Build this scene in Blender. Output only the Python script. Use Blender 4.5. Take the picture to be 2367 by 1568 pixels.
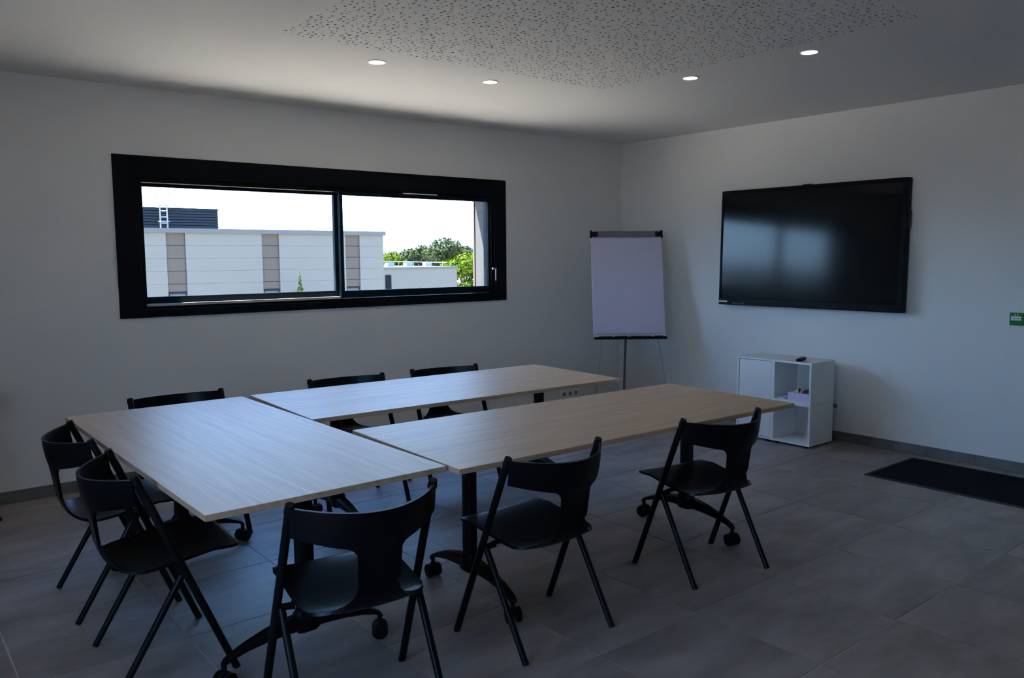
import bpy, bmesh, math, random
from mathutils import Vector, Matrix

random.seed(7)
sc = bpy.context.scene
COL = sc.collection
for o in list(bpy.data.objects):
    bpy.data.objects.remove(o)

# ------------------------------------------------------------------ camera
cam_d = bpy.data.cameras.new('camera')
cam = bpy.data.objects.new('camera', cam_d)
COL.objects.link(cam)
RX = Vector((0.7750365, -0.6318851, -0.0063001))
UY = Vector((0.0692612, 0.0750339, 0.9947727))
FW = Vector((0.6281093, 0.7714215, -0.1019192))
M = Matrix((RX, UY, -FW)).transposed().to_4x4()
M.translation = Vector((-6.352346, -5.972148, 1.561))
cam.matrix_world = M
cam_d.sensor_width = 36.0
cam_d.lens = 1867.6 / 2367 * 36.0
cam_d.clip_start = 0.05
cam_d.clip_end = 2000
sc.camera = cam

# ------------------------------------------------------------------ sky, sun, exposure
SKY_ZENITH = (0.13, 0.37, 1.0, 1)
SKY_HORIZON = (0.42, 0.68, 1.0, 1)
SKY_STRENGTH = 7.5
SUN_STRENGTH = 45.0
EXPOSURE = 0.86

w = bpy.data.worlds.new('sky')
sc.world = w
w.use_nodes = True
nt = w.node_tree
bg = nt.nodes['Background']
tc = nt.nodes.new('ShaderNodeTexCoord')
sep = nt.nodes.new('ShaderNodeSeparateXYZ')
ramp = nt.nodes.new('ShaderNodeValToRGB')
nt.links.new(tc.outputs['Generated'], sep.inputs[0])
nt.links.new(sep.outputs['Z'], ramp.inputs[0])
ramp.color_ramp.elements[0].position = 0.0
ramp.color_ramp.elements[0].color = SKY_HORIZON
ramp.color_ramp.elements[1].position = 0.75
ramp.color_ramp.elements[1].color = SKY_ZENITH
nt.links.new(ramp.outputs[0], bg.inputs['Color'])
bg.inputs['Strength'].default_value = SKY_STRENGTH

sun_d = bpy.data.lights.new('sun', 'SUN')
sun_d.energy = SUN_STRENGTH
sun_d.angle = math.radians(0.53)
sun_d.color = (1.0, 0.93, 0.80)
sun = bpy.data.objects.new('sun', sun_d)
COL.objects.link(sun)
sun.rotation_euler = Vector((-0.30, 0.28, 0.91)).to_track_quat('Z', 'Y').to_euler()
sun.location = (-10, 12, 30)

sc.view_settings.view_transform = 'Standard'
sc.view_settings.look = 'None'
sc.view_settings.exposure = EXPOSURE
sc.view_settings.gamma = 1.0
sc.view_settings.use_curve_mapping = False
sc.cycles.use_denoising = True
sc.cycles.max_bounces = 12
sc.cycles.diffuse_bounces = 8
sc.cycles.transparent_max_bounces = 16
sc.cycles.caustics_reflective = False
sc.cycles.caustics_refractive = False
sc.cycles.sample_clamp_indirect = 8.0

# ------------------------------------------------------------------ materials
MATS = {}


def new_mat(name):
    m = bpy.data.materials.new(name)
    m.use_nodes = True
    b = m.node_tree.nodes['Principled BSDF']
    MATS[name] = m
    return m, m.node_tree, b


def plain(name, col, rough=0.5, metal=0.0, spec=0.5, var=0.06, scale=30.0, bump=0.0):
    """Principled with a faint procedural variation."""
    m, t, b = new_mat(name)
    tcn = t.nodes.new('ShaderNodeTexCoord')
    n = t.nodes.new('ShaderNodeTexNoise')
    n.inputs['Scale'].default_value = scale
    n.inputs['Detail'].default_value = 4
    t.links.new(tcn.outputs['Object'], n.inputs['Vector'])
    mx = t.nodes.new('ShaderNodeMix')
    mx.data_type = 'RGBA'
    c0 = tuple(max(0, c * (1 - var)) for c in col) + (1,)
    c1 = tuple(min(1, c * (1 + var)) for c in col) + (1,)
    mx.inputs[6].default_value = c0
    mx.inputs[7].default_value = c1
    t.links.new(n.outputs['Fac'], mx.inputs[0])
    t.links.new(mx.outputs[2], b.inputs['Base Color'])
    b.inputs['Roughness'].default_value = rough
    b.inputs['Metallic'].default_value = metal
    b.inputs['Specular IOR Level'].default_value = spec
    if bump:
        bp = t.nodes.new('ShaderNodeBump')
        bp.inputs['Strength'].default_value = bump
        bp.inputs['Distance'].default_value = 0.002
        t.links.new(n.outputs['Fac'], bp.inputs['Height'])
        t.links.new(bp.outputs[0], b.inputs['Normal'])
    return m


plain('wall_paint', (0.74, 0.74, 0.735), 0.85, spec=0.2, var=0.015, scale=60, bump=0.05)
plain('ceiling_paint', (0.74, 0.73, 0.71), 0.9, spec=0.15, var=0.012, scale=40)
plain('felt_dark', (0.06, 0.06, 0.06), 0.95, spec=0.1)
plain('hole_shade', (0.22, 0.21, 0.19), 0.95, spec=0.0)  # hole walls darkened in colour to stand in for shade inside the perforations
plain('grout', (0.62, 0.59, 0.55), 0.9, spec=0.2, var=0.1)
plain('black_plastic', (0.0035, 0.0035, 0.004), 0.5, spec=0.2, var=0.2)
plain('black_metal', (0.0030, 0.0030, 0.0034), 0.42, spec=0.2, var=0.15)
plain('chair_shell', (0.0012, 0.0014, 0.0024), 0.33, spec=0.19, var=0.12)
plain('window_alu', (0.0050, 0.0068, 0.0095), 0.65, spec=0.08, var=0.1)
plain('sash_alu_skylit', (0.0075, 0.0150, 0.0220), 0.65, spec=0.08, var=0.1)  # frame colour with a blue tint painting the window light on the rails
plain('track_metal', (0.50, 0.49, 0.45), 0.6)
plain('chrome', (0.7, 0.7, 0.72), 0.25, metal=1.0, var=0.02)
plain('alu_grey', (0.20, 0.20, 0.195), 0.45, metal=0.3, var=0.04)
plain('leg_grey', (0.13, 0.14, 0.15), 0.4, metal=0.5)
plain('leg_thin', (0.33, 0.35, 0.37), 0.4, metal=0.4)
plain('paper', (0.62, 0.59, 0.76), 0.9, spec=0.1, var=0.01)
plain('board_white', (0.70, 0.74, 0.76), 0.4, var=0.02)
plain('cabinet_white', (0.78, 0.79, 0.78), 0.45, var=0.01)
plain('socket_white', (0.8, 0.8, 0.78), 0.4, var=0.02)
plain('bezel', (0.003, 0.0032, 0.004), 0.45, spec=0.12, var=0.1)
plain('print_grey', (0.55, 0.58, 0.62), 0.6, var=0.05)
plain('icon_dim', (0.16, 0.19, 0.19), 0.6, var=0.05)
plain('green_plastic', (0.003, 0.20, 0.022), 0.35, var=0.05)
plain('white_print', (0.75, 0.77, 0.74), 0.6, var=0.02)
plain('black_print', (0.02, 0.02, 0.03), 0.6)
plain('mat_black', (0.010, 0.010, 0.012), 0.95, spec=0.1, var=0.6, scale=300, bump=0.6)
plain('mat_edge', (0.014, 0.014, 0.015), 0.7)
plain('marker_black', (0.02, 0.02, 0.022), 0.4)
plain('marker_blue', (0.02, 0.04, 0.22), 0.4)
plain('marker_red', (0.35, 0.02, 0.02), 0.4)
plain('note_yellow', (0.75, 0.66, 0.05), 0.8)
plain('paper_lilac', (0.66, 0.64, 0.88), 0.85, var=0.02)
plain('dark_blue', (0.02, 0.03, 0.10), 0.5)
plain('pink', (0.55, 0.20, 0.25), 0.6)
plain('trim_white', (0.85, 0.85, 0.85), 0.4, var=0.01)
# outside
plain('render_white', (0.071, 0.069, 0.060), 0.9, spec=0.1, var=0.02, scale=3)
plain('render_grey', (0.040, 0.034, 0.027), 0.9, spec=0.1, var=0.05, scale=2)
plain('coping_grey', (0.022, 0.023, 0.022), 0.7, var=0.04)
plain('slate_dark', (0.018, 0.0185, 0.020), 0.9, spec=0.05, var=0.15, scale=5)
plain('galvanised', (0.16, 0.155, 0.14), 0.5, metal=0.2)
plain('pane_blue', (0.034, 0.036, 0.040), 0.7, spec=0.1)
plain('louvre', (0.006, 0.0066, 0.0075), 0.9, spec=0.0)
plain('ground_pale', (0.42, 0.37, 0.30), 0.95, spec=0.1, var=0.1, scale=0.4)
plain('roof_gravel', (0.06, 0.055, 0.05), 0.95, spec=0.1, var=0.12, scale=4)
plain('reveal_render', (0.060, 0.062, 0.064), 0.9, spec=0.1, var=0.03)
plain('sunlit_cream', (0.06, 0.045, 0.035), 0.8)  # warm tint standing in for sun on the reveal edge
plain('leaf_pine', (0.024, 0.030, 0.012), 1.0, spec=0, var=0.45, scale=0.8)
plain('leaf_bright', (0.042, 0.062, 0.006), 1.0, spec=0, var=0.45, scale=0.8)
plain('leaf_cypress', (0.018, 0.036, 0.009), 1.0, spec=0, var=0.4, scale=6)
plain('bark', (0.10, 0.075, 0.055), 0.9)
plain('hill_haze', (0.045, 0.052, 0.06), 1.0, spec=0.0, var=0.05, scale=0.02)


def mat_wood():
    m, t, b = new_mat('oak_laminate')
    tcn = t.nodes.new('ShaderNodeTexCoord')
    mp = t.nodes.new('ShaderNodeMapping')
    mp.inputs['Scale'].default_value = (1.6, 34.0, 34.0)
    oi = t.nodes.new('ShaderNodeObjectInfo')
    mul = t.nodes.new('ShaderNodeMath')
    mul.operation = 'MULTIPLY'
    mul.inputs[1].default_value = 40
    cmb = t.nodes.new('ShaderNodeCombineXYZ')
    t.links.new(oi.outputs['Random'], mul.inputs[0])
    t.links.new(mul.outputs[0], cmb.inputs[0])
    t.links.new(mul.outputs[0], cmb.inputs[1])
    add = t.nodes.new('ShaderNodeVectorMath')
    t.links.new(tcn.outputs['Object'], mp.inputs['Vector'])
    t.links.new(mp.outputs[0], add.inputs[0])
    t.links.new(cmb.outputs[0], add.inputs[1])
    n1 = t.nodes.new('ShaderNodeTexNoise')
    n1.inputs['Scale'].default_value = 1.0
    n1.inputs['Detail'].default_value = 6
    n1.inputs['Roughness'].default_value = 0.62
    n1.inputs['Distortion'].default_value = 0.6
    t.links.new(add.outputs[0], n1.inputs['Vector'])
    r = t.nodes.new('ShaderNodeValToRGB')
    e = r.color_ramp.elements
    e[0].position, e[0].color = 0.30, (0.41, 0.275, 0.175, 1)
    e[1].position, e[1].color = 0.62, (0.54, 0.385, 0.255, 1)
    t.links.new(n1.outputs['Fac'], r.inputs[0])
    t.links.new(r.outputs[0], b.inputs['Base Color'])
    b.inputs['Roughness'].default_value = 0.46
    b.inputs['Specular IOR Level'].default_value = 0.34
    bp = t.nodes.new('ShaderNodeBump')
    bp.inputs['Strength'].default_value = 0.10
    bp.inputs['Distance'].default_value = 0.001
    t.links.new(n1.outputs['Fac'], bp.inputs['Height'])
    t.links.new(bp.outputs[0], b.inputs['Normal'])


def mat_tile(name, c0, c1, rough):
    m, t, b = new_mat(name)
    tcn = t.nodes.new('ShaderNodeTexCoord')
    oi = t.nodes.new('ShaderNodeObjectInfo')
    mul = t.nodes.new('ShaderNodeMath')
    mul.operation = 'MULTIPLY'
    mul.inputs[1].default_value = 60
    cmb = t.nodes.new('ShaderNodeCombineXYZ')
    t.links.new(oi.outputs['Random'], mul.inputs[0])
    for i in range(3):
        t.links.new(mul.outputs[0], cmb.inputs[i])
    mp = t.nodes.new('ShaderNodeMapping')
    mp.inputs['Scale'].default_value = (1.0, 2.6, 1.0)
    add = t.nodes.new('ShaderNodeVectorMath')
    t.links.new(tcn.outputs['Object'], mp.inputs['Vector'])
    t.links.new(mp.outputs[0], add.inputs[0])
    t.links.new(cmb.outputs[0], add.inputs[1])
    n1 = t.nodes.new('ShaderNodeTexNoise')
    n1.inputs['Scale'].default_value = 2.3
    n1.inputs['Detail'].default_value = 9
    n1.inputs['Roughness'].default_value = 0.62
    t.links.new(add.outputs[0], n1.inputs['Vector'])
    r = t.nodes.new('ShaderNodeValToRGB')
    e = r.color_ramp.elements
    e[0].position, e[0].color = 0.33, c0
    e[1].position, e[1].color = 0.70, c1
    t.links.new(n1.outputs['Fac'], r.inputs[0])
    hs = t.nodes.new('ShaderNodeHueSaturation')
    ma = t.nodes.new('ShaderNodeMath')
    ma.operation = 'MULTIPLY_ADD'
    ma.inputs[1].default_value = 0.22
    ma.inputs[2].default_value = 0.89
    t.links.new(oi.outputs['Random'], ma.inputs[0])
    t.links.new(ma.outputs[0], hs.inputs['Value'])
    t.links.new(r.outputs[0], hs.inputs['Color'])
    t.links.new(hs.outputs[0], b.inputs['Base Color'])
    mr = t.nodes.new('ShaderNodeMapRange')
    mr.inputs['To Min'].default_value = rough - 0.06
    mr.inputs['To Max'].default_value = rough + 0.10
    t.links.new(n1.outputs['Fac'], mr.inputs['Value'])
    t.links.new(mr.outputs[0], b.inputs['Roughness'])
    b.inputs['Specular IOR Level'].default_value = 0.5


mat_wood()
mat_tile('floor_tile', (0.195, 0.163, 0.147, 1), (0.360, 0.312, 0.284, 1), 0.42)
mat_tile('skirting', (0.12, 0.118, 0.115, 1), (0.19, 0.186, 0.182, 1), 0.45)


def mat_glass():
    m = bpy.data.materials.new('pane_glass')
    m.use_nodes = True
    t = m.node_tree
    t.nodes.clear()
    out = t.nodes.new('ShaderNodeOutputMaterial')
    tr = t.nodes.new('ShaderNodeBsdfTransparent')
    tr.inputs[0].default_value = (0.95, 0.97, 0.97, 1)
    gl = t.nodes.new('ShaderNodeBsdfGlossy')
    gl.inputs['Roughness'].default_value = 0.0
    lw = t.nodes.new('ShaderNodeLayerWeight')
    lw.inputs['Blend'].default_value = 0.5
    pw = t.nodes.new('ShaderNodeMath')
    pw.operation = 'POWER'
    pw.inputs[1].default_value = 5.0
    fr = t.nodes.new('ShaderNodeMath')
    fr.operation = 'MULTIPLY_ADD'
    fr.inputs[1].default_value = 0.96
    fr.inputs[2].default_value = 0.04
    t.links.new(lw.outputs['Facing'], pw.inputs[0])
    t.links.new(pw.outputs[0], fr.inputs[0])
    mx = t.nodes.new('ShaderNodeMixShader')
    t.links.new(fr.outputs[0], mx.inputs[0])
    t.links.new(tr.outputs[0], mx.inputs[1])
    t.links.new(gl.outputs[0], mx.inputs[2])
    t.links.new(mx.outputs[0], out.inputs[0])
    MATS['pane_glass'] = m


mat_glass()


def mat_screen():
    m, t, b = new_mat('screen_glass')
    n = t.nodes.new('ShaderNodeTexNoise')
    n.inputs['Scale'].default_value = 800
    mr = t.nodes.new('ShaderNodeMapRange')
    mr.inputs['To Min'].default_value = 0.10
    mr.inputs['To Max'].default_value = 0.13
    t.links.new(n.outputs['Fac'], mr.inputs['Value'])
    t.links.new(mr.outputs[0], b.inputs['Roughness'])
    b.inputs['Base Color'].default_value = (0.004, 0.004, 0.0042, 1)
    b.inputs['Specular IOR Level'].default_value = 0.30


mat_screen()


def mat_emit(name, col, s):
    m = bpy.data.materials.new(name)
    m.use_nodes = True
    t = m.node_tree
    t.nodes.clear()
    out = t.nodes.new('ShaderNodeOutputMaterial')
    em = t.nodes.new('ShaderNodeEmission')
    em.inputs[0].default_value = col + (1,)
    em.inputs[1].default_value = s
    t.links.new(em.outputs[0], out.inputs[0])
    MATS[name] = m


mat_emit('lamp_glow', (1.0, 0.86, 0.66), 22.0)


# ------------------------------------------------------------------ helpers
def bm_box(bm, lo, hi):
    x0, y0, z0 = lo
    x1, y1, z1 = hi
    v = [bm.verts.new(c) for c in ((x0, y0, z0), (x1, y0, z0), (x1, y1, z0), (x0, y1, z0),
                                   (x0, y0, z1), (x1, y0, z1), (x1, y1, z1), (x0, y1, z1))]
    for f in ((0, 3, 2, 1), (4, 5, 6, 7), (0, 1, 5, 4), (1, 2, 6, 5), (2, 3, 7, 6), (3, 0, 4, 7)):
        bm.faces.new([v[i] for i in f])


def bm_cyl(bm, a, b, r0, r1=None, n=14):
    a, b = Vector(a), Vector(b)
    r1 = r0 if r1 is None else r1
    d = (b - a).normalized()
    t = Vector((0, 0, 1)) if abs(d.z) < 0.9 else Vector((1, 0, 0))
    p = d.cross(t).normalized()
    q = d.cross(p).normalized()
    A, B = [], []
    for i in range(n):
        c, s = math.cos(2 * math.pi * i / n), math.sin(2 * math.pi * i / n)
        A.append(bm.verts.new(a + (p * c + q * s) * r0))
        B.append(bm.verts.new(b + (p * c + q * s) * r1))
    for i in range(n):
        j = (i + 1) % n
        bm.faces.new((A[i], A[j], B[j], B[i]))
    bm.faces.new(A[::-1])
    bm.faces.new(B)


def bm_sweep(bm, pts, prof):
    """Sweep a list of (centre, half-width vector, half-height vector) rectangles."""
    rings = []
    for c, hw, hh in pts:
        c, hw, hh = Vector(c), Vector(hw), Vector(hh)
        rings.append([bm.verts.new(c + hw * u + hh * v) for u, v in prof])
    n = len(prof)
    for a, b in zip(rings, rings[1:]):
        for i in range(n):
            j = (i + 1) % n
            bm.faces.new((a[i], a[j], b[j], b[i]))
    bm.faces.new(rings[0][::-1])
    bm.faces.new(rings[-1])


RECT8 = [(-1, -.6), (-.6, -1), (.6, -1), (1, -.6), (1, .6), (.6, 1), (-.6, 1), (-1, .6)]


def finish(bm, name, bevel=0.0, smooth=False, seg=2):
    bmesh.ops.recalc_face_normals(bm, faces=bm.faces)
    if bevel:
        bmesh.ops.bevel(bm, geom=list(bm.edges), offset=bevel, segments=seg, profile=0.5, affect='EDGES', clamp_overlap=True)
    me = bpy.data.meshes.new(name)
    bm.to_mesh(me)
    bm.free()
    if smooth:
        for p in me.polygons:
            p.use_smooth = True
        me.set_sharp_from_angle(angle=math.radians(38))
    return me


def obj(name, me, mat, parent=None, loc=(0, 0, 0), rot=(0, 0, 0)):
    o = bpy.data.objects.new(name, me)
    if mat and not me.materials:
        me.materials.append(MATS[mat])
    COL.objects.link(o)
    o.location = loc
    o.rotation_euler = rot
    if parent:
        o.parent = parent
    return o


def box(name, lo, hi, mat, parent=None, bevel=0.0):
    """Box whose origin sits at its own centre."""
    c = [(a + b) / 2 for a, b in zip(lo, hi)]
    bm = bmesh.new()
    bm_box(bm, [a - k for a, k in zip(lo, c)], [b - k for b, k in zip(hi, c)])
    return obj(name, finish(bm, name, bevel), mat, parent, c)


def boxes(name, lst, mat, parent=None, bevel=0.0):
    bm = bmesh.new()
    for lo, hi in lst:
        bm_box(bm, lo, hi)
    return obj(name, finish(bm, name, bevel), mat, parent)


def tube(name, a, b, r, mat, parent=None, n=14, r1=None):
    bm = bmesh.new()
    bm_cyl(bm, a, b, r, r1, n)
    return obj(name, finish(bm, name, 0, True), mat, parent)


def empty(name, loc=(0, 0, 0), rz=0.0):
    e = bpy.data.objects.new(name, None)
    e.empty_display_size = 0.1
    COL.objects.link(e)
    e.location = loc
    e.rotation_euler = (0, 0, rz)
    return e


def tag(o, label=None, cat=None, group=None, kind=None):
    if label:
        o['label'] = label
    if cat:
        o['category'] = cat
    if group:
        o['group'] = group
    if kind:
        o['kind'] = kind
    return o


def copy_tree(o, parent=None):
    c = o.copy()
    COL.objects.link(c)
    if parent:
        c.parent = parent
        c.matrix_parent_inverse = o.matrix_parent_inverse.copy()
    for ch in list(o.children):
        copy_tree(ch, c)
    return c


def rect_with_hole(name, x0, x1, z0, z1, holes, y0, y1, mat):
    """Wall slab in the xz plane, thickness y0..y1, split around rectangular holes (sorted along x)."""
    lst = []
    x = x0
    for hx0, hx1, hz0, hz1 in holes:
        lst.append(((x, y0, z0), (hx0, y1, z1)))
        if hz0 > z0:
            lst.append(((hx0, y0, z0), (hx1, y1, hz0)))
        if hz1 < z1:
            lst.append(((hx0, y0, hz1), (hx1, y1, z1)))
        x = hx1
    lst.append(((x, y0, z0), (x1, y1, z1)))
    return lst


# ------------------------------------------------------------------ room shell
H = 2.721
XL, YB = -7.6, -8.0
WT = 0.30
OP = (-4.80, -1.70, 1.195, 2.13)         # window opening x0,x1,z0,z1

wl = rect_with_hole('w', XL - WT, WT, -.12, H + 0.3, [OP], 0, WT, None)
tag(boxes('wall_back', wl, 'wall_paint'), 'white painted wall with the wide black sliding window', kind='structure')
ws = [((0, YB, -.12), (WT, 0, H + 0.3))]
tag(boxes('wall_right', ws, 'wall_paint'), 'white painted wall carrying the black wall screen', kind='structure')
tag(boxes('wall_front', [((XL - WT, YB - WT, -.12), (WT, YB, H + 0.3))], 'wall_paint'), 'white wall behind the camera', kind='structure')
LW = (-5.5, -3.8, 0.90, 2.20)             # glazing added in the left wall for fill light, out of view: y0,y1,z0,z1
lw_ = [((XL - WT, YB, -.12), (XL, LW[0], H + .3)), ((XL - WT, LW[1], -.12), (XL, 0, H + .3)),
       ((XL - WT, LW[0], -.12), (XL, LW[1], LW[2])), ((XL - WT, LW[0], LW[3]), (XL, LW[1], H + .3))]
tag(boxes('wall_left', lw_, 'wall_paint'), 'white painted wall with added fill-light glazing left of the camera', kind='structure')
w2 = empty('fill_window', (XL - .12, LW[0], LW[2]))
tag(w2, 'black framed glazing added unseen left of the camera for fill light', kind='structure')
LY, LZ = LW[1] - LW[0], LW[3] - LW[2]
fl = [((-.04, 0, 0), (.04, LY, .06)), ((-.04, 0, LZ - .06), (.04, LY, LZ))]
for k in range(4):
    yk = k * (LY - .06) / 3
    fl.append(((-.04, yk, .06), (.04, yk + .06, LZ - .06)))
boxes('frame', fl, 'window_alu', w2)
for k in range(3):
    yk = k * (LY - .06) / 3
    boxes('pane', [((-.008, yk + .06, .06), (.008, yk + (LY - .06) / 3, LZ - .06))], 'pane_glass', w2)

# ceiling with the perforated acoustic field
PX0, PX1, PY0, PY1 = -4.55, -2.18, -4.06, -1.862
cl = [((XL, PY1, H), (0, 0, H + .0125)), ((XL, YB, H), (0, PY0, H + .0125)),
      ((XL, PY0, H), (PX0, PY1, H + .0125)), ((PX1, PY0, H), (0, PY1, H + .0125))]
ceil = boxes('ceiling', cl, 'ceiling_paint')
tag(ceil, 'white plaster ceiling with a perforated square field', kind='structure')
box('backing', (XL, YB, H + .05), (0, 0, H + .08), 'felt_dark', ceil)


def perforated():
    cs = 0.0370
    nx = int(round((PX1 - PX0) / cs))
    ny = int(round((PY1 - PY0) / cs))
    dx, dy = (PX1 - PX0) / nx, (PY1 - PY0) / ny
    V, F = [], []
    rnd = random.Random(3)
    for i in range(nx):
        for j in range(ny):
            x0, y0 = PX0 + i * dx, PY0 + j * dy
            r = rnd.choice((.0038, .0050, .0058, .0066, .0076))
            if rnd.random() < 0.16:
                b = len(V)
                V += [(x0, y0, H), (x0 + dx, y0, H), (x0 + dx, y0 + dy, H), (x0, y0 + dy, H)]
                F.append((b, b + 3, b + 2, b + 1))
                continue
            cx_ = x0 + dx / 2 + (rnd.random() - .5) * (dx - 2 * r - .003)
            cy_ = y0 + dy / 2 + (rnd.random() - .5) * (dy - 2 * r - .003)
            b = len(V)
            sq = [(1, 0), (1, 1), (0, 1), (-1, 1), (-1, 0), (-1, -1), (0, -1), (1, -1)]
            for k in range(8):
                a = k * math.pi / 4
                V.append((cx_ + r * math.cos(a), cy_ + r * math.sin(a), H))
            for k in range(8):
                a = k * math.pi / 4
                V.append((cx_ + r * math.cos(a), cy_ + r * math.sin(a), H + .0125))
            for u, v in sq:
                V.append((x0 + dx / 2 + u * dx / 2, y0 + dy / 2 + v * dy / 2, H))
            for k in range(8):
                n = (k + 1) % 8
                F.append((b + k, b + n, b + 16 + n, b + 16 + k))
                F.append((b + k, b + 8 + k, b + 8 + n, b + n))
    me = bpy.data.meshes.new('perforated_panel')
    me.from_pydata(V, [], F)
    o = obj('perforated_panel', me, 'ceiling_paint', ceil)
    me.materials.append(MATS['hole_shade'])
    for pg in me.polygons:
        if abs(pg.normal.z) < 0.5:
            pg.material_index = 1
    tag(o, 'plaster field pierced with small scattered holes', kind='stuff')


perforated()

# floor of separate tiles on a grout bed
TS = 0.597
TX, TY = -4.181, -3.834                     # one joint crossing
fl_o = box('floor', (XL, YB, -.12), (0, 0, -.0025), 'grout')
tag(fl_o, 'floor of large grey concrete-look tiles', kind='structure')
bm = bmesh.new()
g = .0024
bm_box(bm, (-TS / 2 + g, -TS / 2 + g, -.010), (TS / 2 - g, TS / 2 - g, 0))
tile_me = finish(bm, 'tile')
tile_me.materials.append(MATS['floor_tile'])
i0, i1 = math.floor((XL - TX) / TS), math.ceil((0 - TX) / TS)
j0, j1 = math.floor((YB - TY) / TS), math.ceil((0 - TY) / TS)
for i in range(i0, i1):
    for j in range(j0, j1):
        xa, xb = TX + i * TS, TX + (i + 1) * TS
        ya, yb_ = TY + j * TS, TY + (j + 1) * TS
        if xa >= XL and xb <= 0 and ya >= YB and yb_ <= 0:
            me = tile_me
        else:
            xa, xb, ya, yb_ = max(xa, XL), min(xb, 0), max(ya, YB), min(yb_, 0)
            if xb - xa < .02 or yb_ - ya < .02:
                continue
            bm = bmesh.new()
            hx, hy = (xb - xa) / 2 - g, (yb_ - ya) / 2 - g
            bm_box(bm, (-hx, -hy, -.010), (hx, hy, 0))
            me = finish(bm, 'tile')
            me.materials.append(MATS['floor_tile'])
        t = bpy.data.objects.new('tile', me)
        COL.objects.link(t)
        t.parent = fl_o
        t.matrix_parent_inverse = Matrix.Translation(-fl_o.location)
        t.location = ((xa + xb) / 2, (ya + yb_) / 2, 0)

# skirting of tile strips
SKH = 0.078


def skirting(name, label, n, along):
    e = empty(name)
    tag(e, label, kind='structure')
    bm = bmesh.new()
    if along == 'x':
        bm_box(bm, (-TS / 2 + .001, -.010, .002), (TS / 2 - .001, 0, SKH))
    else:
        bm_box(bm, (-.010, -TS / 2 + .001, .002), (0, TS / 2 - .001, SKH))
    me = finish(bm, 'skirting_tile', .0012, seg=1)
    me.materials.append(MATS['skirting'])
    for k in range(n):
        p = -.010 - TS * (k + .5)
        obj('skirting_tile', me, None, e, (p, 0, 0) if along == 'x' else (0, p, 0))


skirting('baseboard_back', 'grey tile skirting under the window wall', 12, 'x')
skirting('baseboard_right', 'grey tile skirting under the screen wall', 13, 'y')

# ------------------------------------------------------------------ window
win = empty('window_1', (0, 0, 0))
tag(win, 'wide black aluminium sliding window with two panes', kind='structure')
X0, X1, Z0, Z1 = -4.948, -1.565, 1.151, 2.263
# flat casing round the opening, then the fixed frame inside it
CI = (-4.794, -1.706, 1.206, 2.120)        # inner edge of the casing
cas = [((X0, -.016, CI[3]), (X1, 0, Z1)), ((X0, -.016, Z0), (X1, 0, CI[2])),
       ((X0, -.016, CI[2]), (CI[0], 0, CI[3])), ((CI[1], -.016, CI[2]), (X1, 0, CI[3]))]
boxes('casing', cas, 'window_alu', win, .002)
ofr = [((OP[0], 0, 2.085), (OP[1], .12, OP[3])), ((OP[0], 0, OP[2]), (OP[1], .12, 1.226)),
       ((OP[0], 0, 1.226), (OP[0] + .03, .12, 2.085)), ((OP[1] - .03, 0, 1.226), (OP[1], .12, 2.085))]
boxes('fixed_frame', ofr, 'bezel', win)


def sash(x0, x1, z0, z1, gx0, gx1, gz0, gz1, y0, y1):
    s = boxes('sash', [((x0, y0, gz1), (x1, y1, z1)), ((x0, y0, z0), (x1, y1, gz0)),
                       ((x0, y0, gz0), (gx0, y1, gz1)), ((gx1, y0, gz0), (x1, y1, gz1))], 'sash_alu_skylit', win, .0015)
    ym = (y0 + y1) / 2
    boxes('pane', [((gx0, ym - .006, gz0), (gx1, ym + .006, gz1))], 'pane_glass', s)
    return s


left_sash = sash(-4.77, -3.22, 1.228, 2.084, -4.745, -3.285, 1.290, 2.062, .072, .108)
right_sash = sash(-3.262, -1.73, 1.228, 2.084, -3.232, -1.752, 1.288, 2.062, .020, .056)
boxes('track', [((OP[0] + .03, .026, 1.226), (-3.27, .046, 1.243))], 'track_metal', win)
v = boxes('trickle_vent', [((-2.72, -.012, 2.092), (-2.30, .020, 2.130))], 'window_alu', win, .003)
boxes('vent_slot', [((-2.68, -.014, 2.094), (-2.335, -.010, 2.101))], 'trim_white', v)
hd = boxes('handle', [((-1.712, -.012, 1.30), (-1.690, .0, 1.47))], 'window_alu', win, .003)
boxes('lever', [((-1.735, -.030, 1.440), (-1.690, -.012, 1.456)), ((-1.704, -.030, 1.335), (-1.692, -.018, 1.456))], 'chrome', hd, .003)
boxes('lock', [((-4.776, .062, 1.44), (-4.752, .073, 1.50))], 'black_plastic', win, .002)
boxes('latch_button', [((-4.769, .057, 1.462), (-4.759, .063, 1.472)), ((-4.769, .057, 1.482), (-4.760, .062, 1.490))], 'chrome', win)
# outer reveal lining
rv = [((OP[0] - .01, .12, OP[2] - .02), (OP[0] + .004, WT + .004, OP[3])), ((OP[1] - .004, .12, OP[2] - .02), (OP[1] + .01, WT + .004, OP[3])),
      ((OP[0], .12, OP[3] - .004), (OP[1], WT + .004, OP[3] + .01)), ((OP[0], .12, OP[2] - .02), (OP[1], WT + .03, OP[2] + .004))]
boxes('reveal_lining', rv, 'reveal_render', win)
boxes('sunlit_edge_strip', [((OP[1] - .012, WT - .012, OP[2]), (OP[1] + .03, WT + .012, OP[3]))], 'sunlit_cream', win)  # added strip, its cream colour paints the sunlit outer edge of the reveal

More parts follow.
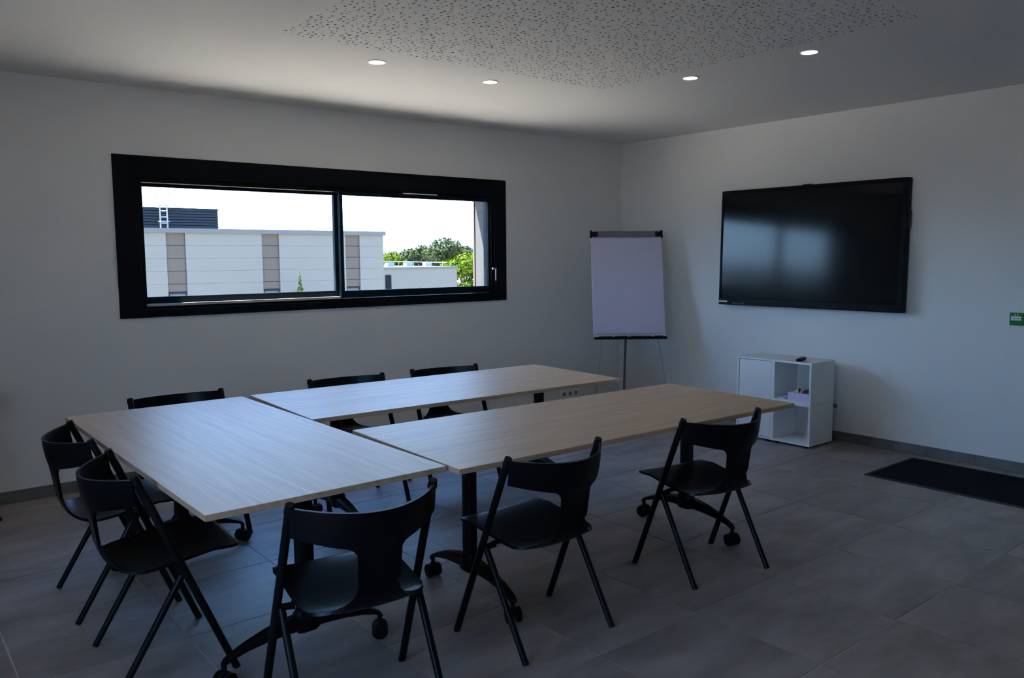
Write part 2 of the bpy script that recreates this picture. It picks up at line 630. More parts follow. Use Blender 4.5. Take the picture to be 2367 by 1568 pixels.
# ------------------------------------------------------------------ downlights
for (x, y), lab in (((-3.834, -1.618), 'round recessed ceiling spot above the left window pane'),
                    ((-2.960, -1.592), 'round recessed ceiling spot above the right window pane'),
                    ((-1.988, -2.487), 'round recessed ceiling spot nearest the room corner on the screen side'),
                    ((-1.990, -3.342), 'round recessed ceiling spot furthest to the right in the picture')):
    e = empty('ceiling_spot', (x, y, H))
    tag(e, lab, 'ceiling light', 'recessed ceiling spots')
    bm = bmesh.new()
    n = 32
    rings = []
    for r, z in ((.055, 0), (.054, -.004), (.047, -.005), (.043, -.001)):
        rings.append([bm.verts.new((r * math.cos(2 * math.pi * k / n), r * math.sin(2 * math.pi * k / n), z)) for k in range(n)])
    for a, b in zip(rings, rings[1:]):
        for k in range(n):
            bm.faces.new((a[k], a[(k + 1) % n], b[(k + 1) % n], b[k]))
    obj('trim_ring', finish(bm, 'trim_ring', 0, True), 'trim_white', e)
    bm = bmesh.new()
    bm_cyl(bm, (0, 0, -.0005), (0, 0, -.0028), .0435, .0415, 32)
    obj('diffuser', finish(bm, 'diffuser'), 'lamp_glow', e)

# ------------------------------------------------------------------ tables
ZT = 0.755


def castor_me():
    bm = bmesh.new()
    bm_cyl(bm, (0, 0, .062), (0, 0, .092), .010, None, 10)
    bm_sweep(bm, [((0, 0, .030), (.012, 0, 0), (0, .024, 0)), ((0, 0, .055), (.014, 0, 0), (0, .027, 0)), ((0, 0, .067), (.010, 0, 0), (0, .014, 0))], RECT8)
    return finish(bm, 'castor', 0, True)


def wheel_me():
    bm = bmesh.new()
    for a, b, r0, r1 in ((-.011, -.008, .026, .033), (-.008, .008, .033, .033), (.008, .011, .033, .026)):
        bm_cyl(bm, (a, 0, 0), (b, 0, 0), r0, r1, 18)
    return finish(bm, 'wheel', 0, True)


CASTOR, WHEEL = castor_me(), wheel_me()


def arm_me():
    """Arched T-foot arm along +y from the hub down to the castor."""
    bm = bmesh.new()
    pts = []
    for s, hz, hw, hh in ((0, .170, .034, .030), (.08, .166, .030, .027), (.16, .155, .025, .022), (.24, .136, .021, .016), (.295, .116, .019, .011), (.318, .104, .018, .010), (.328, .092, .016, .007)):
        pts.append(((0, s, hz), (hw, 0, 0), (0, 0, hh)))
    bm_sweep(bm, pts, RECT8)
    return finish(bm, 'foot_arm', 0, True)


ARM = arm_me()


def table(cx_, cy_, L, W, ang, label, span, seed):
    e = empty('conference_table', (cx_, cy_, 0), math.radians(ang))
    tag(e, label, 'table', 'wood topped tables on castors set in a U')
    bm = bmesh.new()
    bm_box(bm, (-L / 2, -W / 2, -.011), (L / 2, W / 2, .011))
    obj('tabletop', finish(bm, 'tabletop', .0012, seg=1), 'oak_laminate', e, (0, 0, ZT - .011))
    boxes('crossbeam', [((-span / 2, -.03, ZT - .075), (span / 2, .03, ZT - .035))], 'black_metal', e, .003)
    rnd = random.Random(seed)
    for s in (-1, 1):
        x = s * span / 2
        bm = bmesh.new()
        bm_sweep(bm, [((0, 0, .19), (.024, 0, 0), (0, .032, 0)), ((0, 0, ZT - .06), (.024, 0, 0), (0, .032, 0))], [(-1, -.75), (-.75, -1), (.75, -1), (1, -.75), (1, .75), (.75, 1), (-.75, 1), (-1, .75)])
        c = obj('column', finish(bm, 'column', 0, True), 'black_metal', e, (x, 0, 0))
        boxes('mounting_plate', [((-.05, -.22, ZT - .034), (.05, .22, ZT - .0225)), ((-.035, -.06, ZT - .062), (.035, .06, ZT - .034))], 'black_metal', c, .002)
        boxes('tilt_lever', [((-.012, .032, ZT - .12), (.012, .055, ZT - .10))], 'black_plastic', c, .003)
        bm = bmesh.new()
        bm_sweep(bm, [((0, 0, .132), (.030, 0, 0), (0, .042, 0)), ((0, 0, .145), (.038, 0, 0), (0, .050, 0)), ((0, 0, .195), (.036, 0, 0), (0, .046, 0)), ((0, 0, .215), (.029, 0, 0), (0, .038, 0))], RECT8)
        hub = obj('hub', finish(bm, 'hub', 0, True), 'black_metal', e, (x, 0, 0))
        for t in (-1, 1):
            obj('foot_arm', ARM, 'black_metal', hub, (0, 0, 0), (0, 0, 0 if t > 0 else math.pi))
            a = rnd.uniform(-.7, .7)
            ca = obj('castor', CASTOR, 'black_plastic', e, (x, t * .322, 0), (0, 0, a))
            for u in (-1, 1):
                obj('wheel', WHEEL, 'black_plastic', ca, (u * .0225, 0, .033))
    return e


table(-5.0865, -2.397, 2.085, .925, 90.3, 'pale wood conference table at the left, standing across the ends of the other two', 1.49, 1)
table(-3.524, -1.84, 2.15, .915, -2.3, 'pale wood conference table along the window wall', 1.49, 2)
table(-3.503, -3.095, 2.19, .90, -1.7, 'pale wood conference table pointing at the white cabinet', 1.49, 3)


# ------------------------------------------------------------------ chairs
def thick_grid(name, grid, th, mat, parent):
    bm = bmesh.new()
    vs = [[bm.verts.new(p) for p in row] for row in grid]
    for a, b in zip(vs, vs[1:]):
        for k in range(len(a) - 1):
            bm.faces.new((a[k], a[k + 1], b[k + 1], b[k]))
    bmesh.ops.recalc_face_normals(bm, faces=bm.faces)
    bmesh.ops.solidify(bm, geom=list(bm.faces), thickness=th)
    return obj(name, finish(bm, name, 0, True), mat, parent)


def lerp_tab(tab, x):
    for a, b in zip(tab, tab[1:]):
        if x <= b[0]:
            f = (x - a[0]) / (b[0] - a[0])
            return tuple(p + (q - p) * f for p, q in zip(a[1:], b[1:]))
    return tab[-1][1:]


def make_chair():
    e = empty('chair')
    # seat pan, sweeping up into the spine at the rear
    st = [(.262, .449, .165), (.258, .456, .195), (.246, .461, .209), (.220, .462, .215), (.15, .455, .217), (.06, .441, .217), (-.01, .430, .216),
          (-.06, .423, .215), (-.095, .420, .212), (-.118, .420, .203), (-.138, .423, .186), (-.156, .428, .163), (-.171, .436, .137),
          (-.184, .448, .110), (-.194, .464, .090), (-.201, .484, .076), (-.206, .508, .068)]
    grid = []
    for y, z, w_ in st:
        row = []
        for k in range(17):
            u = -1 + 2 * k / 16
            dish = .014 * abs(u) ** 2.2 * min(1, w_ / .2) if y < .2 else .004 * u * u
            row.append((w_ * u, y, z + dish))
        grid.append(row)
    thick_grid('seat', grid, .011, 'chair_shell', e)
    # backrest: spine plus the wide bowed band
    prof = [(.495, -.2045), (.53, -.209), (.58, -.2155), (.63, -.2265), (.66, -.2365), (.70, -.246), (.74, -.252), (.79, -.256)]
    xs = [0, .02, .04, .055, .063, .067, .070, .074, .080, .088, .10, .12, .14, .165, .19, .215, .235, .247]
    xs = [-x for x in xs[:0:-1]] + xs
    grid = []
    for x in xs:
        a = abs(x)
        zt = .772 + .014 * (a / .247) ** 2
        zbnd = .645 + .045 * (a / .247) ** 1.6
        if a <= .067:
            zb = .497
        elif a <= .10:
            f = (a - .067) / .033
            zb = zbnd - .055 * (1 - math.sqrt(max(0, 1 - (1 - f) ** 2)))
        else:
            zb = zbnd
        row = []
        for k in range(15):
            z = zb + (zt - zb) * k / 14
            y = lerp_tab(prof, z)[0]
            s = min(1, max(0, (z - .60) / .05))
            s = s * s * (3 - 2 * s)
            bow = .137 * (a / .247) ** 2.0
            row.append((x, y + bow * (s if a < .11 else max(s, .6)), z))
        grid.append(row)
    thick_grid('backrest', grid, -.011, 'chair_shell', e)
    for s in (-1, 1):
        tp, ft = Vector((s * .250, -.116, .792)), Vector((s * .266, .205, 0))
        p = obj('post', None or finish_tube(tp, ft, .0148), 'black_metal', e)
        bm = bmesh.new()
        bm_cyl(bm, tp + (ft - tp).normalized() * .024, tp - (ft - tp).normalized() * .004, .0175, .015, 14)
        obj('end_cap', finish(bm, 'end_cap', 0, True), 'black_plastic', p)
        j = tp + (ft - tp) * ((.792 - .405) / .792)
        rear = Vector((s * .243, -.205, 0))
        jj = Vector((s * .246, j.y - .012, .402))
        l = obj('rear_leg', finish_tube(jj, rear, .0135), 'black_metal', e)
        bm = bmesh.new()
        bm_cyl(bm, (s * .262, j.y, .404), (s * .20, j.y - .012, .404), .012, None, 12)
        obj('seat_bracket', finish(bm, 'seat_bracket', 0, True), 'black_metal', e)
    bm = bmesh.new()
    bm_cyl(bm, (-.21, .03, .412), (.21, .03, .412), .010, None, 12)
    obj('seat_support', finish(bm, 'seat_support', 0, True), 'black_metal', e)
    return e


def finish_tube(a, b, r):
    bm = bmesh.new()
    a, b = Vector(a), Vector(b)
    d = (b - a).normalized()
    # keep the foot's lower rim on the floor
    b2 = b.copy()
    bm_cyl(bm, a, b2, r, None, 14)
    for vtx in bm.verts:
        if vtx.co.z < 0.02:
            vtx.co.z = max(vtx.co.z, 0.0)
    return finish(bm, 'leg_tube', 0, True)


proto = make_chair()
CH = [(-5.083, -3.545, -6.3, 'black chair nearest the camera at the near end of the left table'),
      (-4.215, -3.500, 1.6, 'black chair seen from behind, middle one of the three with their backs to the camera'),
      (-3.120, -3.512, -8.0, 'black chair seen from behind in front of the white cabinet'),
      (-5.500, -2.730, -93.3, 'black chair at the left side of the left table, nearer of the two'),
      (-5.490, -1.972, -91.5, 'black chair at the left side of the left table, nearer the wall'),
      (-4.962, -1.360, 181.1, 'black chair behind the far end of the left table, only its back rail showing above'),
      (-3.925, -1.400, 175.8, 'black chair behind the window-side table, left one of two'),
      (-3.195, -1.442, 173.5, 'black chair behind the window-side table, right one of two'),
      (-6.081, -.365, 139.8, 'black chair by the skirting at the left picture edge, only a foot in view')]
for i, (x, y, a, lab) in enumerate(CH):
    c = proto if i == 0 else copy_tree(proto)
    c.location = (x, y, 0)
    c.rotation_euler = (0, 0, math.radians(a))
    tag(c, lab, 'chair', 'black moulded chairs round the tables')

# ------------------------------------------------------------------ wall screen
tv = empty('display_screen', (0, -2.198, 1.102))
tv.rotation_euler = (0, math.radians(1.4), 0)
tag(tv, 'large black interactive display mounted on the right wall, reflecting the window', 'screen')
hw_, hh_ = .851, 1.039
bm = bmesh.new()
bm_box(bm, (-.085, -hw_, 0), (-.030, hw_, hh_))
obj('housing', finish(bm, 'housing', .006), 'bezel', tv)
boxes('wall_mount', [((-.030, -.45, .25), (0, .45, .75))], 'black_metal', tv)
boxes('bezel', [((-.100, -hw_, hh_ - .036), (-.085, hw_, hh_)), ((-.100, -hw_, 0), (-.085, hw_, .062)),
                ((-.100, hw_ - .022, .062), (-.085, hw_, hh_ - .036)), ((-.100, -hw_, .062), (-.085, -hw_ + .040, hh_ - .036))], 'bezel', tv, .004)
boxes('screen', [((-.094, -hw_ + .040, .062), (-.086, hw_ - .022, hh_ - .036))], 'screen_glass', tv)
lg = boxes('name_plate', [((-.1012, hw_ - .096, .021), (-.0998, hw_ - .006, .037))], 'print_grey', tv)
lg['label'] = 'small pale name plate'
boxes('name_letters', [((-.1016, hw_ - .088 + k * .017, .025), (-.1010, hw_ - .084 + k * .017, .033)) for k in range(5)], 'icon_dim', lg)
ic = []
for k in range(6):
    y = hw_ - .165 - k * .021
    ic.append(((-.1012, y - .005, .010), (-.0998, y + .005, .013 + (.011 if k in (0, 5) else .006))))
boxes('control_icons', ic, 'icon_dim', tv)
boxes('port_cover', [((-.1012, -hw_ + .10, .012), (-.0998, -hw_ + .22, .028))], 'black_plastic', tv)
boxes('side_handle', [((-.092, -hw_ - .012, .655), (-.045, -hw_ + .002, .785))], 'black_plastic', tv, .004)
boxes('sensor', [((-.080, -.03, hh_ - .002), (-.045, .05, hh_ + .009))], 'black_plastic', tv, .002)

# ------------------------------------------------------------------ cabinet and open cubes
CX0, CX1 = -.490, -.140
FT = .020


def feet(parent, y0, y1):
    for x in (CX0 + .03, CX1 - .03):
        for y in (y0 + .04, y1 - .04):
            bm = bmesh.new()
            bm_cyl(bm, (x, y, 0), (x, y, FT), .016, None, 10)
            obj('foot', finish(bm, 'foot', 0, True), 'black_plastic', parent)


cb = empty('cabinet')
tag(cb, 'white floor cabinet with a plain door, left half of the white furniture block', 'cabinet')
ya, yb_ = -2.192, -1.846
za, zb_ = FT, .697
p = .016
boxes('body', [((CX0, ya, za), (CX1, ya + p, zb_)), ((CX0, yb_ - p, za), (CX1, yb_, zb_)), ((CX0, ya + p, zb_ - p), (CX1, yb_ - p, zb_)),
               ((CX0, ya + p, za), (CX1, yb_ - p, za + p)), ((CX1 - .008, ya + p, za + p), (CX1, yb_ - p, zb_ - p))], 'cabinet_white', cb)
boxes('door', [((CX0 + .004, ya + p + .005, za + p + .005), (CX0 + .020, yb_ - p - .005, zb_ - p - .005))], 'cabinet_white', cb, .001)
feet(cb, ya, yb_)


def cube(z0, z1, label, with_feet):
    e = empty('open_cube_shelf')
    tag(e, label, 'shelf', 'stacked open white cubes')
    y0, y1 = -2.540, -2.1935
    for nm, lo, hi in (('side_panel', (CX0, y0, z0), (CX1, y0 + p, z1)), ('side_panel', (CX0, y1 - p, z0), (CX1, y1, z1)),
                       ('top_panel', (CX0, y0 + p, z1 - p), (CX1, y1 - p, z1)), ('bottom_panel', (CX0, y0 + p, z0), (CX1, y1 - p, z0 + p)),
                       ('back_panel', (CX1 - .008, y0 + p, z0 + p), (CX1, y1 - p, z1 - p))):
        box(nm, lo, hi, 'cabinet_white', e)
    if with_feet:
        feet(e, y0, y1)
    return e


cube(FT, .3565, 'empty open white cube shelf on the floor, lower one of the stack', True)
cube(.3585, .697, 'open white cube shelf holding the paper stack, upper one of the stack', False)

# things in the upper cube
zb2 = .3585 + p
ps = empty('paper_stack', (-.38, -2.425, zb2))
tag(ps, 'stack of pale lilac copy paper in the upper open cube', 'paper')
for k in range(6):
    box('ream', (-.10, -.092 + .002 * (k % 2), k * .011), (.085, .094, k * .011 + .0105), 'paper_lilac', ps)
tag(box('sticky_note_pad', (-.40, -2.400, zb2 + .0662), (-.345, -2.345, zb2 + .078), 'note_yellow'), 'yellow sticky note pad on the paper stack', 'note pad')
tag(box('marker_box', (-.455, -2.512, zb2 + .0662), (-.37, -2.455, zb2 + .094), 'dark_blue', None, .003), 'small dark blue box on the right of the paper stack', 'box')
tag(box('eraser', (-.462, -2.447, zb2 + .0662), (-.41, -2.425, zb2 + .082), 'pink', None, .003), 'small pinkish eraser on the paper stack', 'eraser')
st_ = tube('glue_stick', (-.44, -2.412, zb2 + .0662), (-.44, -2.412, zb2 + .100), .008, 'black_plastic')
tag(st_, 'short dark upright stick standing on the paper stack', 'glue stick')
lf = empty('leaflet_pile', (-.38, -2.262, zb2))
tag(lf, 'thin pile of loose sheets beside the paper stack', 'paper')
for k in range(3):
    o = box('sheet', (-.085, -.030, k * .006), (.085, .030, k * .006 + .005), 'paper', lf)
    o.rotation_euler = (0, 0, .05 * (k - 1))

rm = empty('remote_control', (-.385, -2.385, .6972), math.radians(17))
tag(rm, 'black remote control lying on top of the white cubes', 'remote')
bm = bmesh.new()
bm_sweep(bm, [((-.085, 0, .012), (0, .018, 0), (0, 0, .008)), ((-.075, 0, .012), (0, .023, 0), (0, 0, .0115)), ((.02, 0, .012), (0, .022, 0), (0, 0, .0115)), ((.075, 0, .013), (0, .021, 0), (0, 0, .0115)), ((.085, 0, .013), (0, .016, 0), (0, 0, .008))], RECT8)
obj('body', finish(bm, 'body', 0, True), 'black_plastic', rm)
boxes('buttons', [((-.06 + k * .025, -.012 + j * .014, .0235), (-.048 + k * .025, -.004 + j * .014, .0255)) for k in range(5) for j in range(2)], 'icon_dim', rm)

# ------------------------------------------------------------------ flip chart
az = math.radians(180 + 42.7 + 90 + 5)       # local -y faces the room
fc = empty('flip_chart', (-.555, -.625, 0), 0)
tag(fc, 'flip chart easel with a blank pad standing in the room corner', 'flip chart')
fdir = Vector((-.735, -.678, 0))
ang = math.atan2(fdir.y, fdir.x) + math.radians(11)
ex_ = Vector((-math.sin(ang), math.cos(ang), 0))         # image right
fdir = Vector((math.cos(ang), math.sin(ang), 0))
fc.rotation_euler = (0, 0, math.atan2(ex_.y, ex_.x))
# local frame: +x image right, -y towards the room
ZB0, ZB1, TL = .790, 1.785, .115            # board bottom, top, backward lean


def bl(x, y, s):
    """point on the leaning board: s = 0 bottom, 1 top; y negative is in front"""
    return (x, y + TL * (s - .5) * 2, ZB0 + (ZB1 - ZB0) * s)


def leaning(name, x0, x1, s0, s1, f0, f1, mat, parent):
    bm = bmesh.new()
    vs = [bm.verts.new(bl(x, y, s)) for s in (s0, s1) for y in (f0, f1) for x in (x0, x1)]
    for f in ((0, 1, 3, 2), (4, 6, 7, 5), (0, 4, 5, 1), (2, 3, 7, 6), (0, 2, 6, 4), (1, 5, 7, 3)):
        bm.faces.new([vs[i] for i in f])
    return obj(name, finish(bm, name), mat, parent)


leaning('board', -.346, .346, 0.0, 1.0, -.004, .012, 'board_white', fc)
pad = leaning('paper_pad', -.341, .343, .030, .965, -.016, -.0045, 'paper', fc)
leaning('front_sheet', -.341, .343, .045, .955, -.0178, -.0162, 'paper', pad)
cbar = leaning('clamp_bar', -.322, .322, .952, 1.012, -.030, -.012, 'alu_grey', fc)
for s in (-1, 1):
    xa, xb = sorted((s * .347, s * .280))
    leaning('end_cap', xa, xb, .958, 1.006, -.036, -.026, 'black_plastic', cbar)
    xa, xb = sorted((s * .352, s * .336))
    leaning('end_cap', xa, xb, .945, 1.018, -.036, .012, 'black_plastic', cbar)
tr = leaning('pen_tray', -.346, .346, -.020, -.006, -.070, .012, 'black_plastic', fc)
leaning('tray_lip', -.346, .346, -.006, .006, -.074, -.066, 'black_plastic', tr)
tube('front_leg', (-.275, -TL - .01, ZB0 - .02), (-.36, -TL - .12, 0), .0065, 'leg_thin', fc, 10)
tube('front_leg', (.275, -TL - .01, ZB0 - .02), (.385, -TL - .12, 0), .0065, 'leg_thin', fc, 10)
tube('rear_leg', (.002, .040, 1.20), (-.002, .16, 0), .012, 'leg_grey', fc, 12)
# pens on the tray
fcM = Matrix.Translation(fc.location) @ Matrix.Rotation(fc.rotation_euler.z, 4, 'Z')
for x0, x1, mt, lab in ((-.300, -.175, 'marker_black', 'black marker at the left end of the flip chart tray'),
                        (-.150, -.030, 'marker_black', 'black marker left of centre on the flip chart tray'),
                        (.000, .105, 'marker_black', 'black marker right of centre on the flip chart tray'),
                        (.115, .150, 'marker_blue', 'blue capped marker on the flip chart tray'),
                        (.160, .200, 'marker_red', 'red capped marker on the flip chart tray'),
                        (.225, .310, 'marker_black', 'black marker at the right end of the flip chart tray')):
    yy, zz = -TL - .050, ZB0 - .0055 + .0085
    e = empty('marker', fcM @ Vector(((x0 + x1) / 2, yy, zz)), fc.rotation_euler.z)
    tag(e, lab, 'marker', 'markers on the flip chart tray')
    h = (x1 - x0) / 2
    tube('barrel', (-h, 0, 0), (h * .3, 0, 0), .0082, mt if h < .04 else 'marker_black', e, 12)
    tube('cap', (h * .3, 0, 0), (h, 0, 0), .0086, mt, e, 12)

# ------------------------------------------------------------------ door mat, call point, sockets, crumb
mt_ = empty('door_mat', (-.515, -4.2, 0))
tag(mt_, 'black ribbed door mat lying along the right wall', 'mat')
bm = bmesh.new()
bm_sweep(bm, [((0, -1.0, .004), (.37, 0, 0), (0, 0, .004)), ((0, 1.0, .004), (.37, 0, 0), (0, 0, .004))], [(-1, -1), (1, -1), (.985, 1), (-.985, 1)])
obj('rubber_edge', finish(bm, 'rubber_edge'), 'mat_edge', mt_)
for k in range(34):
    x = -.345 + k * .0203
    boxes('rib', [((x, -.975, .0075), (x + .0155, .975, .0112))], 'mat_black', mt_)

cp = empty('call_point', (0, -3.826, 1.100))
tag(cp, 'green emergency call point box on the right wall at the picture edge', 'call point')
bm = bmesh.new()
bm_box(bm, (-.045, -.0445, -.0445), (-.012, .0445, .0445))
obj('cover', finish(bm, 'cover', .005), 'green_plastic', cp)
boxes('back_box', [((-.012, -.047, -.047), (0, .047, .047))], 'white_print', cp, .002)
pl = boxes('push_plate', [((-.047, -.031, -.010), (-.0445, .033, .020))], 'white_print', cp)


def tri(name, pts, x0, x1, mat, parent):
    bm = bmesh.new()
    a = [bm.verts.new((x0, y, z)) for y, z in pts]
    b = [bm.verts.new((x1, y, z)) for y, z in pts]
    bm.faces.new(a)
    bm.faces.new(b[::-1])
    n = len(pts)
    for i in range(n):
        bm.faces.new((a[i], b[i], b[(i + 1) % n], a[(i + 1) % n]))
    return obj(name, finish(bm, name), mat, parent)


tri('arrow_mark', [(.021, .002), (.021, .010), (.009, .006)], -.0478, -.0468, 'black_print', pl)
tri('arrow_mark', [(-.019, .002), (-.019, .010), (-.007, .006)], -.0478, -.0468, 'black_print', pl)
tri('dot_mark', [(.001 + .0035 * math.cos(k * .785), .006 + .0035 * math.sin(k * .785)) for k in range(8)], -.0478, -.0468, 'black_print', pl)
boxes('top_symbol', [((-.0462, .004, .025), (-.0448, .011, .037)), ((-.0462, -.010, .025), (-.0448, -.005, .037))], 'white_print', cp)

sk = empty('wall_socket', (-.735, 0, .16))
tag(sk, 'white socket strip low on the window wall behind the table', 'socket')
boxes('plate', [((-.13, -.010, -.045), (.13, 0, .045))], 'socket_white', sk, .003)
for k in (-1, 0, 1):
    bm = bmesh.new()
    bm_cyl(bm, (k * .082, -.0115, 0), (k * .082, -.009, 0), .021, None, 20)
    obj('outlet', finish(bm, 'outlet'), 'alu_grey', sk)
sk = empty('wall_socket', (0, -2.485, .29))
tag(sk, 'white wall socket beside the white cabinet', 'socket')
boxes('plate', [((-.010, -.04, -.04), (0, .04, .04))], 'socket_white', sk, .003)
bm = bmesh.new()
bm_cyl(bm, (-.0115, 0, 0), (-.009, 0, 0), .021, None, 20)
obj('outlet', finish(bm, 'outlet'), 'alu_grey', sk)

# ------------------------------------------------------------------ outside the window
GZ = -3.6
o = box('ground', (-150, -150, GZ - .2), (220, 330, GZ), 'ground_pale')
tag(o, 'sunlit pale ground outside', kind='structure')

BY = 16.0
bld = empty('office_building', (0, BY, GZ))
tag(bld, 'white office building with grey vertical stripes across the yard', 'building')
ox = lambda z: z - GZ
boxes('core', [((-70, .085, 0), (6.40, 12, ox(2.15)))], 'render_grey', bld)
boxes('roof_coping', [((-70, -.06, ox(2.225)), (6.50, .35, ox(2.345))), ((6.15, .35, ox(2.225)), (6.50, 12, ox(2.345)))], 'coping_grey', bld)
boxes('roof_deck', [((-70, .3, ox(2.10)), (6.2, 12, ox(2.16)))], 'roof_gravel', bld)
cols = [(-5.05, -2.55, 'w'), (-2.55, -2.06, 'g'), (-2.06, .017, 'w'), (.017, .497, 'g'), (.497, 2.575, 'w'), (2.575, 3.068, 'g'), (3.068, 5.154, 'w'), (5.154, 5.617, 'g'), (5.617, 6.44, 'w')]
for xa, xb, k in cols:
    z = 2.225
    while z > .70:
        z2 = max(z - .335, .68) if k == 'g' else z - .335
        yy = 0.0 if k == 'w' else .035
        box('facade_panel', (xa + .004, yy, ox(z2) + (.014 if k == 'g' else .0035)), (xb - .004, yy + .06, ox(z)), 'render_white' if k == 'w' else 'render_grey', bld)
        z = z2
    if k == 'w':
        box('facade_panel', (xa + .004, 0, 0), (xb - .004, .06, ox(z)), 'render_white', bld)
    else:
        wd = box('window', (xa + .02, .05, ox(-.9)), (xb - .02, .09, ox(.675)), 'window_alu', bld)
        box('pane', (-(xb - xa) / 2 + .045, -.026, -.74), ((xb - xa) / 2 - .045, -.0205, .74), 'pane_blue', wd)
        box('facade_panel', (xa + .004, .035, 0), (xb - .004, .06, ox(-.9)), 'render_grey', bld)
box('facade_panel', (-70, 0, 0), (-5.06, .06, ox(2.225)), 'render_white', bld)
box('side_wall', (6.385, .06, 0), (6.44, 12, ox(2.225)), 'render_white', bld)

# dark plant screen on the roof with its slats
ph = empty('roof_plant_screen', (0, BY + 5, 2.16))
tag(ph, 'dark slatted plant enclosure on the flat roof', 'enclosure')
boxes('core', [((-5, .06, 0), (3.15, 3, .96))], 'louvre', ph)
for k in range(11):
    z = .02 + k * .0895
    box('slat', (-5, 0, z), (3.15, .04, z + .070), 'slate_dark', ph)
boxes('cap', [((-5.02, -.02, .985), (3.17, 3, 1.01))], 'slate_dark', ph)

ld = empty('roof_ladder', (1.36, BY + 4.75, 2.16))
tag(ld, 'pale metal roof ladder with safety hoops against the dark enclosure', 'ladder')
for s in (-1, 1):
    tube('rail', (s * .105, 0, 0), (s * .105, 0, 1.05), .024, 'galvanised', ld, 8)
for k in range(6):
    tube('rung', (-.105, 0, .12 + k * .19), (.105, 0, .12 + k * .19), .019, 'galvanised', ld, 8)
for z, r in ((.55, .17), (.98, .20), (1.42, .20)):
    bm = bmesh.new()
    prev = None
    for k in range(13):
        a = math.pi + math.pi * k / 12
        q = Vector((r * math.cos(a), r * 1.1 * math.sin(a), z))
        if prev is not None:
            bm_cyl(bm, prev, q, .012, None, 6)
        prev = q
    obj('hoop', finish(bm, 'hoop'), 'galvanised', ld)
for k in range(4):
    a = math.pi + math.pi * (k + .5) / 4
    tube('cage_bar', (.19 * math.cos(a), .21 * math.sin(a), .98), (.20 * math.cos(a), .22 * math.sin(a), 1.44), .008, 'galvanised', ld, 6)
for s in (-1, 1):
    tube('guard_rail', (s * .20, 0, 1.0), (s * .20, 0, 1.44), .011, 'galvanised', ld, 6)

# low building on the right, further away
lb = empty('low_building', (0, 34, GZ))
tag(lb, 'low pale flat-roofed building beyond the white office block', 'building')
boxes('wall', [((12, 0, 0), (21.95, 10, ox(.88)))], 'render_white', lb)
boxes('roof_coping', [((12, -.06, ox(.88)), (22.0, 10.05, ox(.985)))], 'coping_grey', lb)
lv = empty('x')
bpy.data.objects.remove(lv)
dr = box('louvred_door', (17.0, -.05, ox(-1.2)), (17.36, .0, ox(.54)), 'louvre', lb)
for k in range(12):
    box('blade', (-.16, -.05, -.80 + k * .14), (.16, -.024, -.71 + k * .14), 'louvre', dr)
for x in (18.6, 19.9, 21.3):
    box('roof_vent', (x, 2.4, ox(.98)), (x + .42, 2.8, ox(1.22)), 'galvanised', lb)

rl = empty('roof_railing', (0, 37.5, GZ))
tag(rl, 'thin pale railing on the low building roof', 'railing')
tube('top_bar', (17.6, 0, ox(1.31)), (23.6, 0, ox(1.19)), .03, 'galvanised', rl, 8)
for k in range(6):
    x = 17.8 + k * 1.1
    tube('baluster', (x, 0, ox(.985)), (x, 0, ox(1.30 - .02 * k)), .022, 'galvanised', rl, 6)


def leaf_cloud(name, blobs, n, size, mat, parent, seed):
    rnd = random.Random(seed)
    V, F = [], []
    tot = sum(b[3] * b[4] * b[5] for b in blobs)
    for bx, by, bz, rx, ry, rz in blobs:
        for _ in range(int(n * rx * ry * rz / tot) + 1):
            while True:
                d = Vector((rnd.gauss(0, 1), rnd.gauss(0, 1), rnd.gauss(0, 1)))
                if d.length > .01:
                    break
            d.normalize()
            r = .62 + .42 * rnd.random()
            c = Vector((bx + d.x * rx * r, by + d.y * ry * r, bz + d.z * rz * r))
            u = Vector((rnd.gauss(0, 1), rnd.gauss(0, 1), rnd.gauss(0, 1))).normalized()
            q = u.cross(d)
            if q.length < .05:
                continue
            q.normalize()
            u = (u + d * .4).normalized()
            s = size * rnd.uniform(.6, 1.4)
            b = len(V)
            V += [tuple(c - u * s), tuple(c + q * s * .45), tuple(c + u * s), tuple(c - q * s * .45)]
            F.append((b, b + 1, b + 2, b + 3))
    me = bpy.data.meshes.new(name)
    me.from_pydata(V, [], F)
    return tag(obj(name, me, mat, parent), kind='stuff')


def tree(name, label, x, y, blobs, n, size, mat, seed, trunk_h):
    e = empty(name, (x, y, GZ))
    tag(e, label, 'tree', 'trees beyond the low building')
    bb = [(a - x, b - y, c - GZ, d, f, g_) for a, b, c, d, f, g_ in blobs]
    for b in bb:
        pass
    leaf_cloud('crown', bb, n, size, mat, e, seed)
    bm = bmesh.new()
    bm_cyl(bm, (0, 0, 0), (0, 0, trunk_h), .28, .14, 8)
    for b in bb[:4]:
        bm_cyl(bm, (0, 0, trunk_h * .6), (b[0] * .8, b[1] * .8, b[2]), .10, .04, 6)
    obj('trunk', finish(bm, 'trunk', 0, True), 'bark', e)


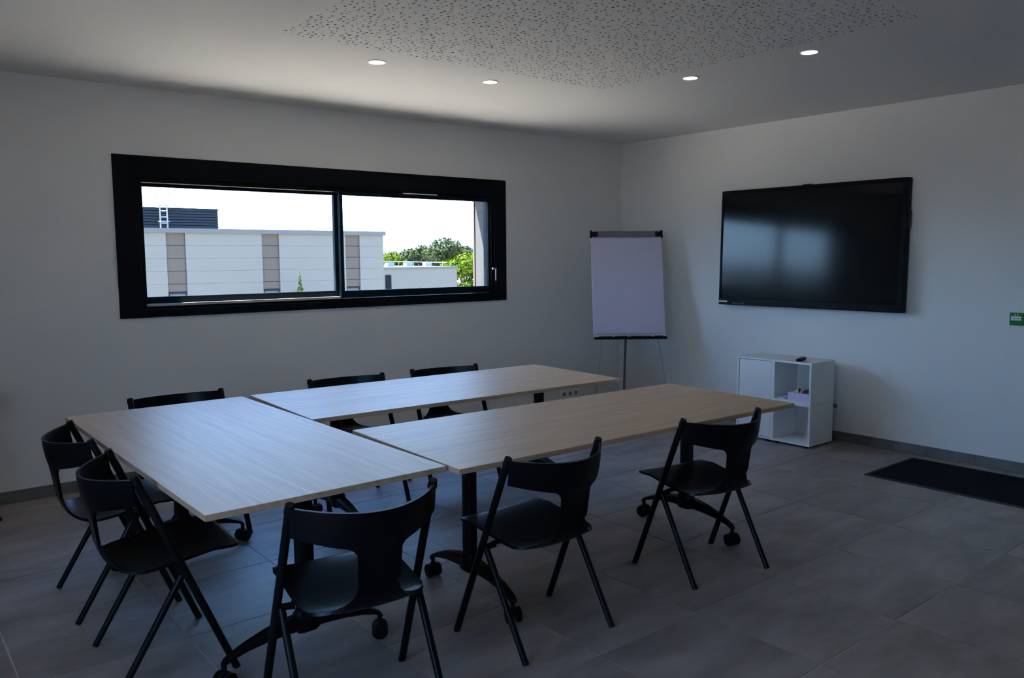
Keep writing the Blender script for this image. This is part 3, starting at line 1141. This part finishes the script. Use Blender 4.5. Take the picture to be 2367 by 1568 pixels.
tree('pine_tree', 'dark grey-green pine tree, tallest of the trees seen through the right pane', 32.2, 50,
     [(32.2, 50, 2.2, 1.3, 1.6, .95), (31.3, 50, 1.6, 1.3, 1.4, .8), (33.0, 50.5, 1.5, 1.2, 1.3, .8), (32.2, 50, .4, 1.8, 1.8, 1.0)], 5200, .14, 'leaf_pine', 11, 5)
tree('pine_tree', 'grey-green pine tree sloping down towards the white office block', 31.9, 55,
     [(32.1, 55, 1.45, 1.3, 1.3, .85), (30.9, 55, .95, 1.1, 1.1, .7), (33.2, 55, 1.85, .85, 1.1, .75), (31.8, 55, .2, 2.0, 1.5, .75)], 4600, .15, 'leaf_pine', 12, 4.6)
tree('pine_tree', 'small rounded pine at the right of the tall pine', 35.3, 52,
     [(35.3, 52, 1.75, 1.1, 1.1, .75), (36.2, 52, 1.2, 1.1, 1.1, .7), (35.2, 52, .6, 1.5, 1.3, .8)], 3400, .14, 'leaf_pine', 13, 4.8)
tree('broadleaf_tree', 'bright green broadleaf tree filling the right end of the pane', 31.6, 44,
     [(30.3, 44, 1.05, 1.3, 1.5, .85), (31.8, 44, .95, 1.4, 1.5, .95), (28.9, 44, .70, 1.2, 1.3, .75), (31.5, 43.5, -.5, 1.9, 1.6, 1.1), (29.8, 43.5, -1.2, 1.9, 1.5, 1.0), (32.5, 43.8, -1.4, 1.8, 1.5, 1.0), (28.6, 43.6, -1.9, 1.7, 1.4, 1.0), (27.4, 43.4, -2.6, 1.5, 1.3, .9)], 9500, .15, 'leaf_bright', 14, 3.6)
tree('broadleaf_tree', 'green tree peeping out just right of the white office block', 24.9, 46,
     [(24.6, 46, 1.2, .8, .9, .75), (25.6, 46, .8, .8, .9, .6), (25.0, 46, .2, 1.3, 1.0, .7)], 2600, .14, 'leaf_bright', 15, 4.2)

cy = empty('cypress', (3.205, BY - 1.0, GZ))
tag(cy, 'slim young green cypress in front of the white office block', 'tree')
leaf_cloud('crown', [(0, 0, 4.66 - k * .14, .022 + .024 * k, .022 + .024 * k, .13) for k in range(22)], 16000, .045, 'leaf_cypress', cy, 21)
bm = bmesh.new()
bm_cyl(bm, (0, 0, 0), (0, 0, 4.45), .05, .006, 8)
obj('trunk', finish(bm, 'trunk'), 'bark', cy)

bm = bmesh.new()
rnd = random.Random(4)
n = 40
prev = None
for k in range(n + 1):
    x = 60 + k * 12
    h = 2.0 + 2.2 * math.sin(k * .35) + rnd.uniform(-.4, .4)
    a, b, c = bm.verts.new((x, 400, GZ)), bm.verts.new((x, 425, h + 5)), bm.verts.new((x, 470, GZ))
    if prev:
        bm.faces.new((prev[0], a, b, prev[1]))
        bm.faces.new((prev[1], b, c, prev[2]))
    prev = (a, b, c)
o = obj('hill', finish(bm, 'hill', 0, True), 'hill_haze')
tag(o, 'faint bluish hill on the horizon', kind='structure')
